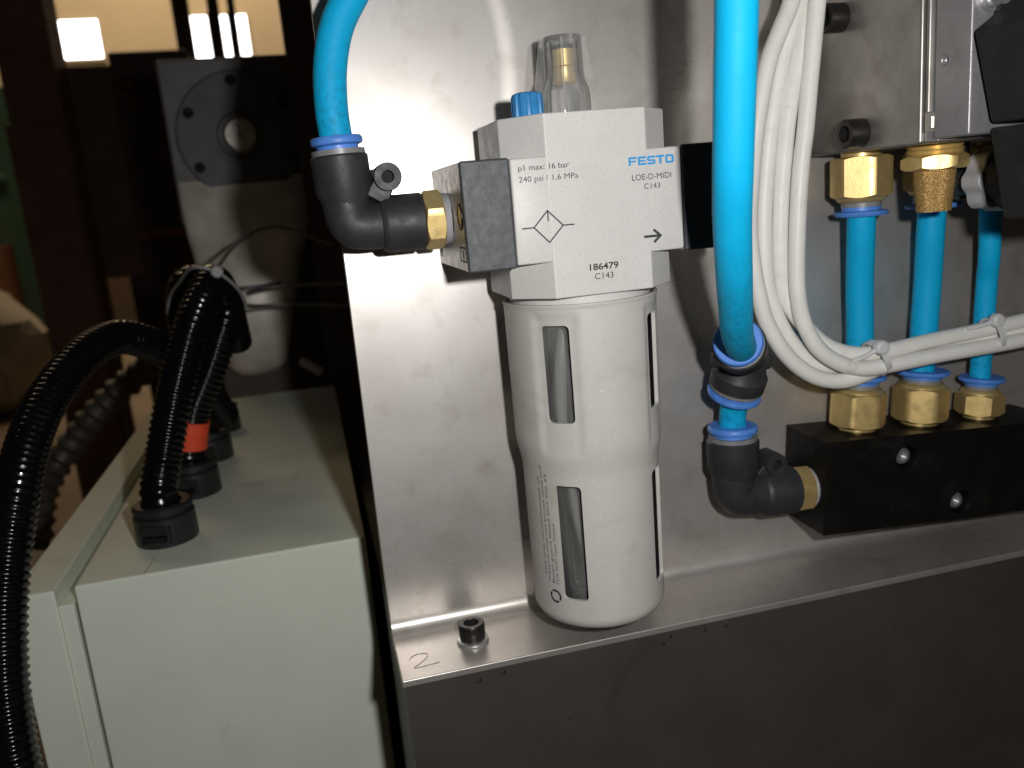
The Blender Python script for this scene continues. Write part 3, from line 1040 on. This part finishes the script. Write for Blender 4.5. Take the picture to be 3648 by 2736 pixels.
b = cb.modifiers.new('bevel', 'BEVEL'); b.width = 1.1 * MM; b.segments = 4; b.limit_method = 'ANGLE'; b.angle_limit = R(60)
for p_ in cb.data.polygons: p_.use_smooth = False
for (y, z) in ((-40.8, -.2), (-29.5, 39.4)):
    s1 = mk('side_screw', G().lathe([(0, 0), (4.7, 0), (4.9, .4), (4.9, 6.6), (4.5, 7.0), (2.9, 7.0), (2.7, 4.4), (0, 4.4)], (129, y, z + .2), (-1, 0, 0), 36), 'screw', vt)
    mk('hex_socket', G().hexnut(4.2, (124.6, y, z + .2), (-1, 0, 0), .15, ch=(False, False)), 'hole', s1)
fsw = mk('front_screw', G().lathe([(0, 0), (3.9, 0), (3.9, .9), (3.0, 1.0), (2.9, 2.6), (2.3, 3.1), (0, 3.1)], (134.2, -89.6, 32.2), (0, -1, 0), 32), 'zinc', vt)

ct = thing('plug_connector', (140, -104, -3), 'black plastic plug connector with slanted side on the valve front', 'connector')
g = G()
poly = [(127.0, 23.0), (133.8, -2.3), (175, -2.0), (175, 60), (150, 38)]
n = len(poly)
g.add([(x, -92.2, z) for x, z in poly] + [(x, -112, z) for x, z in poly], [tuple(range(n)), tuple(range(2 * n - 1, n - 1, -1))] + [(i, (i + 1) % n, n + (i + 1) % n, n + i) for i in range(n)])
mk('housing', g, 'connector', ct, bevel=1.2, seg=3)
mk('mounting_pad', G().box((136, -92.3, 0), (174, -89.8, 30)), 'connector', ct)
c2 = thing('coil_housing', (160, -99, -40), 'black coil housing below the plug connector at the right edge', 'coil')
g = G()
poly = [(135.2, -3.4), (141.5, -30), (176, -31), (176, -3.2)]
n = len(poly)
g.add([(x, -90.2, z) for x, z in poly] + [(x, -108, z) for x, z in poly], [tuple(range(n)), tuple(range(2 * n - 1, n - 1, -1))] + [(i, (i + 1) % n, n + (i + 1) % n, n + i) for i in range(n)])
mk('housing', g, 'connector', c2, bevel=1.0, seg=3)

sl = thing('silencer', (150.8, -50, -29), 'sintered bronze silencer cone with brass hex screwed under the valve', 'silencer')
mk('thread', G().lathe([(0, 0), (8.7, 0), (9.0, -.6), (8.4, -1.2), (9.2, -2.0), (8.6, -2.8), (9.4, -3.6), (0, -3.6)], (150.8, -50, -5.9), seg=40), 'brass', sl)
mk('hex_nut', G().hexnut(19.2, (150.8, -50, -9.5), (0, 0, -1), 4.9, turn=1.0), 'brass', sl)
rnd = [random.uniform(-.16, .16) for _ in range(4000)]
mk('bronze_cone', G().lathe([(0, -14.3)] + [(6.75 - 1.25 * k / 40, -14.3 - 14.2 * k / 40) for k in range(41)] + [(0, -28.6)], (150.8, -50, 0), seg=72,
                            rfun=lambda t, r, h: r + rnd[(int(t * 40) * 31 + int(-h * 9) * 17) % 4000]), bronze_sinter(), sl, smooth=True, angle=80)

KC = (168.8, -57.5, -19.4)
kn = thing('star_knob', (168.8, -57.5, -31), 'grey plastic star knob with a black centre under the plug connector', 'knob')
ka = Vector((.10, -.99, .03))
mk('grip', G().lathe([(0, -4.2), (10.2, -4.2), (10.4, -3.9), (10.4, 2.9), (10.0, 3.4), (0, 3.4)], KC, ka, 98,
                     rfun=lambda t, r, h: r * (1.04 - .13 * abs(math.sin(3.5 * t)) ** 3) if r > 5 else r), 'knobgrey', kn, angle=24)
mk('hub', G().lathe([(0, 3.3), (8.9, 3.3), (9.0, 4.0), (9.0, 26), (8.0, 27.5), (0, 27.5)], KC, ka, 56), 'blackplas', kn)
mk('stem', G().cyl(4.5, KC, -ka, 24), 'blackplas', kn)
mk('bracket', G().box((160, -40, -26), (174, -34, -5.95)), 'blackplas', kn, bevel=.5)

# ================================================================== CABLES
cabs = [
    ('white cable at the left of the bundle, slipping behind the thick blue hose', [(111, -32, 60), (108.0, -32.0, 45.5), (103.4, -32.0, 36.0), (99.0, -32.0, 26.4), (95.6, -32.0, 13.4), (93.0, -32.0, 0.1), (91.0, -32.0, -16.2), (90.9, -30.8, -30.3), (92.3, -30.5, -43.0), (94.4, -30, -52.5), (97.2, -30, -63.2), (103.8, -30, -75.1), (112.0, -29.4, -83.3), (120.5, -29, -88.3), (130.0, -28.6, -90.4), (139.5, -28.2, -89.4), (150, -26.6, -87), (164, -25, -84.9), (186, -24.6, -83.2), (210, -24.6, -81.8), (236, -24.6, -80)]),
    ('white cable second from the left in the bundle', [(117, -25, 62), (114.1, -25.0, 46.9), (111.2, -25.0, 37.1), (108.1, -25.0, 27.1), (105.1, -25.0, 13.7), (103.1, -25.0, 3.5), (101.7, -25.0, -6.9), (100.0, -25.0, -24.0), (99.9, -25.0, -42.3), (101.3, -24.8, -53.7), (106.1, -24.4, -65.7), (112.4, -24, -75.4), (119.6, -23.6, -82.6), (128.4, -23.2, -85.6), (139.5, -23, -85.2), (150, -23.4, -80.2)]),
    ('white cable third from the left, uppermost along the bend', [(122, -27, 62), (118.9, -27.0, 46.3), (116.3, -27.0, 36.5), (113.6, -27.0, 26.6), (110.0, -27.0, 13.2), (107.3, -26.6, -7.4), (106.0, -26.2, -24.5), (105.9, -25.8, -42.8), (107.4, -25.6, -54.2), (111.6, -25.8, -62.8), (116.9, -26.0, -69.2), (123.2, -26.4, -75.4), (131.3, -27.0, -79.6), (139.4, -27.6, -81.3), (149.6, -28.0, -81.2), (170.5, -27.0, -80.0), (191.9, -26.5, -78.9), (214.8, -26.0, -77.4), (236, -26.0, -75.6)]),
    ('white cable at the right of the bundle, front strand along the bend', [(120.5, -31, 62), (118.4, -31.0, 45.4), (116.8, -31.0, 32.4), (115.2, -31.0, 19.1), (113.3, -31.0, 2.3), (111.7, -31.0, -8.0), (110.2, -31.0, -24.9), (109.4, -31.0, -42.9), (109.6, -31.0, -54.0), (111.8, -31.0, -64.8), (117.3, -31.0, -75.1), (125.4, -31.0, -81.8), (134.0, -31.2, -85.4), (140.1, -31.2, -86.4), (148.4, -31.2, -86.2), (173.5, -30.6, -85.2), (194.8, -30, -84.9), (210.3, -29.5, -84.5), (236, -29, -83)]),
]
for lab, pts in cabs:
    o = mk('cable', G().tube(smooth_path(pts, 2.0), 3.0, 20), 'cable', origin=pts[-1])
    tag(o, lab, 'cable', 'white cables in one bundle')


def cable_tie(centre, tangent, ru, rv, headdir, label, sz=1.0, tail=7.0):
    t = thing('cable_tie', centre, label, 'cable tie', 'nylon cable ties on the white cables')
    c = Vector(centre); a = Vector(tangent).normalized()
    u = Vector((0, -1, 0)); u = (u - a * u.dot(a)).normalized(); w = a.cross(u)
    g = G()
    N = 40
    for k in range(N):
        for (rr, off) in ((0, -1.2), (.95, -1.2), (.95, 1.2), (0, 1.2)):
            th = 2 * math.pi * k / N
            p = c + u * math.cos(th) * (ru + rr) + w * math.sin(th) * (rv + rr) + a * off * sz
            g.v.append(tuple(p))
    for k in range(N):
        for m_ in range(4):
            g.f.append((k * 4 + m_, k * 4 + (m_ + 1) % 4, ((k + 1) % N) * 4 + (m_ + 1) % 4, ((k + 1) % N) * 4 + m_))
    mk('strap', g, 'nylon', t, angle=30)
    h = c + u * headdir[0] + w * headdir[1]
    hd_ = (h - c).normalized()
    mk('tie_head', G().lathe([(0, -1.8), (2.3, -1.8), (2.9, -1.0), (2.9, 1.2), (2.3, 2.1), (0, 2.3)], h, u, 10), 'nylon', t, bevel=.4)
    g = G().tube([h - a * 1, h - a * tail * .5 + w * .4 + u * -1.0, h - a * tail + u * -2.5], 1.0, 8)
    mk('tail', g, 'nylon', t)
    return t


cable_tie((144.6, -28.6, -83.2), (1, 0, .42), 5.9, 6.4, (5.4, -5.6), 'white nylon cable tie around the cables over the left blue hose', tail=13)
cable_tie((198, -27.6, -81.0), (1, 0, .2), 5.4, 6.4, (3.6, -6.6), 'white nylon cable tie around the cables at the right edge', tail=12)

# ================================================================== CABINET (left)
cab = thing('electrical_cabinet', (-117.8, 248.3, -461.0), 'grey green painted steel cabinet with overlapping lid, left of the steel plate', 'cabinet')
mk('box', G().box((-178.0, 68.0, -461.0), (-53.0, 430.3, -158.1)), 'cabinet', cab, bevel=1.2, seg=3)
mk('lid', G().box((-203.8, 68.0, -461.0), (-185.8, 430.3, -158.6)), 'cabinet', cab, bevel=1.0, seg=3)
mk('lid_rim', G().box((-185.8, 69.2, -461.0), (-179.6, 429.1, -166.3)), 'cabinet', cab, bevel=.6)
mk('lid_gap_shade', G().box((-179.5, 72.9, -461.0), (-178.1, 427.0, -168.3)), 'hole', cab)  # near-black strip, the shade of the lid gap put into colour
mk('pencil_line', G().tube([(-147.7, 86.0, -158.1), (-149.1, 69.6, -158.1)], .35, 5), 'pencil', cab)


def conduit(start, pts, rad, label, step=.4):
    path = smooth_path([start] + pts, step)
    # even arc-length resample so that every rib is alike
    out, acc = [path[0]], 0.0
    for p, q in zip(path[:-1], path[1:]):
        acc += (q - p).length
        if acc >= .64:
            out.append(q); acc = 0.0
    prof_ = (1.0, .985, .90, .90)
    o = mk('corrugated_conduit', G().tube(out, lambda i, s_: rad * prof_[i % 4], 20), 'conduit', origin=start, angle=70)
    return tag(o, label, 'conduit', 'black corrugated conduits')


def gland(x, y, label):
    t = thing('conduit_gland', (x, y, -158.15), label, 'gland', 'conduit glands on the cabinet')
    z = -158.05
    g = G().lathe([(0, 0), (14.1, 0), (14.4, .7), (14.1, 13.5), (13.3, 14.3), (12.4, 14.5), (12.4, 15.9), (13.9, 16.2), (13.9, 18.0), (12.8, 19.0), (9.3, 19.0), (9.3, 16.4), (0, 16.4)], (x, y, z), seg=44)
    mk('body', g, 'gland', t)
    rot = Matrix.Rotation(R(-12), 3, 'Z')
    # raised frame with a recessed window and a proud latch
    def fb(x0, z0, x1, z1, y0, y1):
        return ((x + x0, y + y0, z + z0), (x + x1, y + y1, z + z1))
    gg = G()
    for q in (fb(-6.4, 2.6, 6.4, 3.6, -14.9, -13), fb(-6.4, 10.4, 6.4, 11.2, -14.9, -13), fb(-7, 2.6, -5.8, 11.2, -14.9, -12.4), fb(5.8, 2.6, 7, 11.2, -14.9, -12.4)):
        gg.box(*q, rot, (x, y, z))
    mk('clip_window', gg, 'gland', t, bevel=.25)
    mk('window_recess', G().box(*fb(-5.7, 6.8, 5.7, 10.3, -14.5, -13), rot, (x, y, z)), 'hole', t)
    mk('latch', G().box(*fb(-5.0, 3.8, 5.0, 6.6, -15.2, -13), rot, (x, y, z)), 'conduit', t, bevel=.6)


gl = [(-144.9, 109.8, 'black conduit gland at the front corner of the cabinet top'), (-139.9, 177.8, 'second black conduit gland on the cabinet top, behind the front one'),
      (-138.3, 246.7, 'third black conduit gland on the cabinet top'), (-138.3, 320.5, 'rearmost black conduit gland on the cabinet top')]
for a in gl:
    gland(*a)
conduit((-144.9, 109.8, -144.5), [(-145.3, 109.0, -134.7), (-142.5, 116.0, -122.1), (-133.5, 127.9, -91.2), (-123.6, 140.5, -64.0), (-115.4, 151.5, -47.3), (-111.6, 165.0, -41.5), (-110.0, 184.0, -47.0), (-109.0, 206.0, -66.0)], 9.05,
        'black corrugated conduit rising from the front gland, with a bright line of ribs')
conduit((-139.9, 177.8, -144.5), [(-139.5, 175.6, -134.1), (-134.3, 174.7, -114.5), (-121.8, 177.5, -90.3), (-110.6, 182.0, -66.0), (-108.4, 191.0, -57.0), (-109.5, 208.0, -62.0), (-109.7, 228.0, -84.0)], 9.05,
        'black corrugated conduit wrapped with red tape')
conduit((-138.3, 246.7, -144.5), [(-139.9, 248.3, -118.3), (-141.2, 245.1, -76.3), (-139.1, 241.5, -53.1), (-133.3, 249.2, -44.4), (-123.5, 259.8, -49.4), (-117.8, 272.9, -67.5)], 9.05,
        'black corrugated conduit seen at the left of the bundle')
conduit((-122.7, 215.6, -124.9), [(-130.2, 192.6, -99.2), (-140.5, 181.1, -80.6), (-150.8, 167.2, -68.8), (-160.8, 153.3, -63.6), (-171.2, 129.0, -67.4), (-180.8, 102.7, -79.2), (-186.7, 78.7, -95.6), (-189.9, 57.4, -116.7), (-194.0, 38.3, -147.6), (-195.8, 25.3, -179.7), (-193.6, 13.2, -212.0), (-190.8, 6.5, -247.8)], 9.05,
        'black corrugated conduit arching down the left edge of the picture')
tp = mk('tape_band', G().tube(smooth_path([(-138.6, 175.2, -130.6), (-137.0, 174.8, -123.4), (-134.8, 174.7, -115.7)], 1), lambda i, s_: 9.5 + .1 * math.sin(s_ * 2.2), 28), 'tape', origin=(-131.7, 173.7, -124.9))
tag(tp, 'band of red tape around a black conduit beside the cabinet', 'tape')
tt = thing('bundle_tie', (-116.2, 170.5, -42.9), 'grey cable tie pulled round the tops of the black conduits', 'cable tie')
mk('strap', G().tube(smooth_path([(-147.3, 233.6, -62.6), (-142.4, 223.7, -51.1), (-131.7, 191.0, -41.7), (-118.6, 151.6, -32.6), (-107.1, 148.3, -35.5), (-98.9, 159.8, -46.2), (-96.9, 174.6, -57.6)], 2), .9, 8), 'oldtie', tt)
mk('tie_head', G().lathe([(0, -1.8), (3.0, -1.8), (3.3, -1.0), (3.3, 1.3), (2.6, 2.0), (0, 2.0)], (-106.7, 146.7, -35.5), (.2, -1, .2), 12), 'oldtie', tt, bevel=.4)
for nm, pts in (('thin wire looping from the conduit bundle up to the gearbox', [(-109, 160, -35.0), (-105.6, 332.1, -25.5), (-80.1, 380.3, -18.8), (-39.2, 408.7, -37.9)]),
                ('upper of two thin wires running level behind the plate', [(-97.5, 178, -51), (-97.4, 322.2, -60.3), (-72.1, 358.0, -62.6), (-20, 370, -68)]),
                ('lower of two thin wires running level behind the plate', [(-97.5, 177, -57), (-98.9, 320.2, -71.9), (-74.0, 355.3, -77.3), (-20, 370, -86)])):
    o = mk('thin_wire', G().tube(smooth_path(pts, 4), 1.3, 8), 'oldtie', origin=pts[0])
    tag(o, nm, 'wire', 'thin wires')
bh = mk('braided_hose', G().tube(smooth_path([(-225, 648.8, -140), (-246.2, 648.8, -158.8), (-283.7, 651.4, -184.8), (-322.4, 652.1, -220.3), (-363.2, 650.0, -270.2), (-377.0, 622.9, -330.3)], 3), lambda i, s_: 14 + 2.2 * math.sin(s_ * .42), 16), 'braid', origin=(-377, 623, -330))
tag(bh, 'blurred grey ribbed hose behind the arching conduit', 'hose')

# ================================================================== GEARBOX behind
gt = thing('gearbox', (-100, 500, -140), 'grey gearbox with round flange and shaft end in the dark behind the plate', 'gearbox')
mk('housing_plate', G().box((-162, 482, -12), (-10, 560, 124)), 'motor', gt, bevel=3, seg=3)
cv = mk('round_cover', G().lathe([(0, 0), (53, 0), (53, 4), (51.5, 5.5), (20, 5.5), (19, 3), (0, 3)], (-101.7, 482, 59.4), (0, -1, 0), 64), 'motordark', gt)
for k in range(6):
    a = R(33 + 60 * k)
    mk('bolt_hole', G().cyl(4.6, (-101.7 + 45 * math.cos(a), 477.5, 59.4 + 45 * math.sin(a)), (0, -1, 0), 1.2, 16), 'hole', cv)
mk('shaft_end', G().lathe([(0, 0), (14.2, 0), (14.2, 7), (12.5, 9), (3, 9), (2.6, 6), (0, 6)], (-101.7, 480, 59.4), (0, -1, 0), 40), 'shaft', gt)
g = G()
secs = [(24, -98, 62, 3), (8, -100, 60, 8), (-20, -106, 53, 20), (-50, -110, 45, 30), (-85, -113, 37, 34), (-118, -115, 31, 30), (-138, -116, 26, 24), (-147, -117, 17, 14)]
NS = 40
for z, cx, hw, hd_ in secs:
    for k in range(NS):
        th = 2 * math.pi * k / NS
        cs, sn = math.cos(th), math.sin(th)
        g.v.append((cx + hw * math.copysign(abs(cs) ** .75, cs), 481 + hd_ * math.copysign(abs(sn) ** .75, sn), z))
for a_ in range(len(secs) - 1):
    for k in range(NS):
        g.f.append((a_ * NS + k, a_ * NS + (k + 1) % NS, (a_ + 1) * NS + (k + 1) % NS, (a_ + 1) * NS + k))
g.f.append(tuple(range(NS))); g.f.append(tuple(range((len(secs) - 1) * NS, len(secs) * NS)))
mk('spindle_housing', g, 'castwarm', gt, angle=60)
mk('housing_band', G().lathe([(36, 0), (38.5, 0), (38.5, 4), (36, 4)], (-112, 481, -70), seg=40, close=True), 'motordark', gt)
mk('grub_handle', G().tube([(-78, 440, -135), (-62, 432, -146)], 4, 10), 'nylon', gt)
mk('support', G().box((-150, 490, -560), (-20, 560, -28)), 'darkmach', gt, bevel=2)
po = mk('machine_post', G().box((-56, 430, -560), (60, 520, 420)), 'darkmach', origin=(0, 470, -560), bevel=2)
tag(po, 'black machine post standing just behind the plate edge', 'post')

# ================================================================== WORKSHOP far behind
fl = mk('floor', G().box((-9000, -3000, -960), (9000, 9000, -900)), 'floor', smooth=False)
tag(fl, kind='structure')
WALLY = 8000
wl = mk('wall', G().box((-9000, WALLY, -900), (9000, WALLY + 200, 4800)), 'wall', smooth=False)
tag(wl, kind='structure')
wd = mk('wall_dim_band', G().box((-9000, WALLY - 3, -900), (9000, WALLY - .5, 350)), 'walldim', smooth=False)  # brown band added to make the low wall less bright
tag(wd, kind='structure')
for x0, x1, z0, z1, lab in ((-1960, -1516, 1440, 1752, 'wide bright window in the far wall, left of the others'),
                            (-840, -618, 1385, 1750, 'bright window in the far wall, left of the three between the posts'),
                            (-600, -450, 1385, 1748, 'narrow bright window in the far wall between two posts'),
                            (-430, -292, 1405, 1748, 'bright window in the far wall, nearest to the steel plate')):
    w = thing('window', ((x0 + x1) / 2, WALLY, z0), lab, 'window', 'bright windows in the far wall')
    mk('pane', G().box((x0, WALLY - 12, z0), (x1, WALLY - 4, z1)), 'window', w)
    mk('frame', G().box((x0 - 22, WALLY - 25, z0 - 22), (x0, WALLY - 3, z1 + 22)).box((x1, WALLY - 25, z0 - 22), (x1 + 22, WALLY - 3, z1 + 22))
       .box((x0, WALLY - 25, z0 - 22), (x1, WALLY - 3, z0)).box((x0, WALLY - 25, z1), (x1, WALLY - 3, z1 + 22)), 'wall', w)
for x0, x1, lab in ((-499, -428, 'thick dark post in front of the far windows'), (-345, -296, 'middle dark post in front of the far windows'), (-257, -224, 'thin dark post in front of the far windows')):
    o = mk('hall_post', G().box((x0, 4000, -900), (x1, 4000 + x1 - x0, 2600)), 'darkmach', origin=((x0 + x1) / 2, 4000, -900), bevel=4)
    tag(o, lab, 'post', 'dark posts in the hall')
o = mk('machine_column', G().box((-838, 2500, -900), (-690, 2660, 1500)).box((-850, 2490, -900), (-700, 2499.5, 312)), 'maroon', origin=(-760, 2560, -900), bevel=6)
tag(o, 'tall dark maroon machine column at the left edge', 'column')
mc = thing('machine_housing', (-560, 2900, -900), 'dark maroon machine housing with a light frame strip behind the conduits', 'machine')
mk('left_body', G().box((-716, 2640, -160), (-570, 3100, 486)), 'maroon', mc, bevel=6)
mk('right_body', G().box((-562, 2600, -20), (-330, 3100, 514)), 'darkmach', mc, bevel=8)
mk('frame_strip', G().box((-569.5, 2620, -40), (-562.5, 2640, 480)).box((-569, 2596, -44), (-330, 2640, -21)), 'rust', mc)
mk('base', G().box((-622, 2650, -900), (-250, 3100, -21)), 'darkmach', mc)
for k, (x, z) in enumerate(((-528, 392), (-512, 420), (-508, 366))):
    mk('bolt_head', G().cyl(9, (x, 2600, z), (0, -1, 0), 6, 12), 'rust', mc)
o = mk('green_machine', G().box((-2400, 5000, -900), (-1512, 5600, 800)).box((-2300, 4980, 300), (-1600, 4999, 340)), 'green', origin=(-1900, 5300, -900), bevel=10)
tag(o, 'green machine cabinet at the far left edge', 'machine')


def lump(name, c, r, sq, mat, label, cat):
    g = G()
    prof_ = [(max(1e-7, r * math.sin(math.pi * k / 14)), -r * sq * math.cos(math.pi * k / 14)) for k in range(15)]
    prof_[0] = (0, prof_[0][1]); prof_[-1] = (0, prof_[-1][1])
    g.lathe(prof_, c, seg=26, rfun=lambda t, rr, h: rr * (1 + .14 * math.sin(3 * t + h * .01) + .08 * math.sin(7 * t + h * .03)))
    o_ = mk(name, g, mat, origin=(c[0], c[1], c[2] - r * sq))
    return tag(o_, label, cat)


lump('sack', (-1760, 5200 - 700, -560), 330, 1.03, 'sack', 'pale grey sack on the floor at the far left', 'sack')
o = mk('scrap_crate', G().box((-1980, 4600, -900), (-1640, 5000, -40)).box((-1985, 4590, -120), (-1635, 4599, -80)), 'rust', origin=(-1810, 4800, -900), bevel=8)
tag(o, 'rusty brown crate behind the sack at the far left', 'crate')
ind = thing('indicator_box', (-10, 3310, -900), 'small control post with a green lamp behind the gearbox', 'control post')
mk('post', G().box((-26, 3300, -900), (4, 3330, 632)), 'darkmach', ind, bevel=3)
mk('head', G().box((-26, 3290, 632), (6, 3340, 748)), 'rust', ind, bevel=5)
mk('lamp', G().cyl(6, (-18, 3290, 641), (0, -1, 0), 4, 16), 'led', ind)
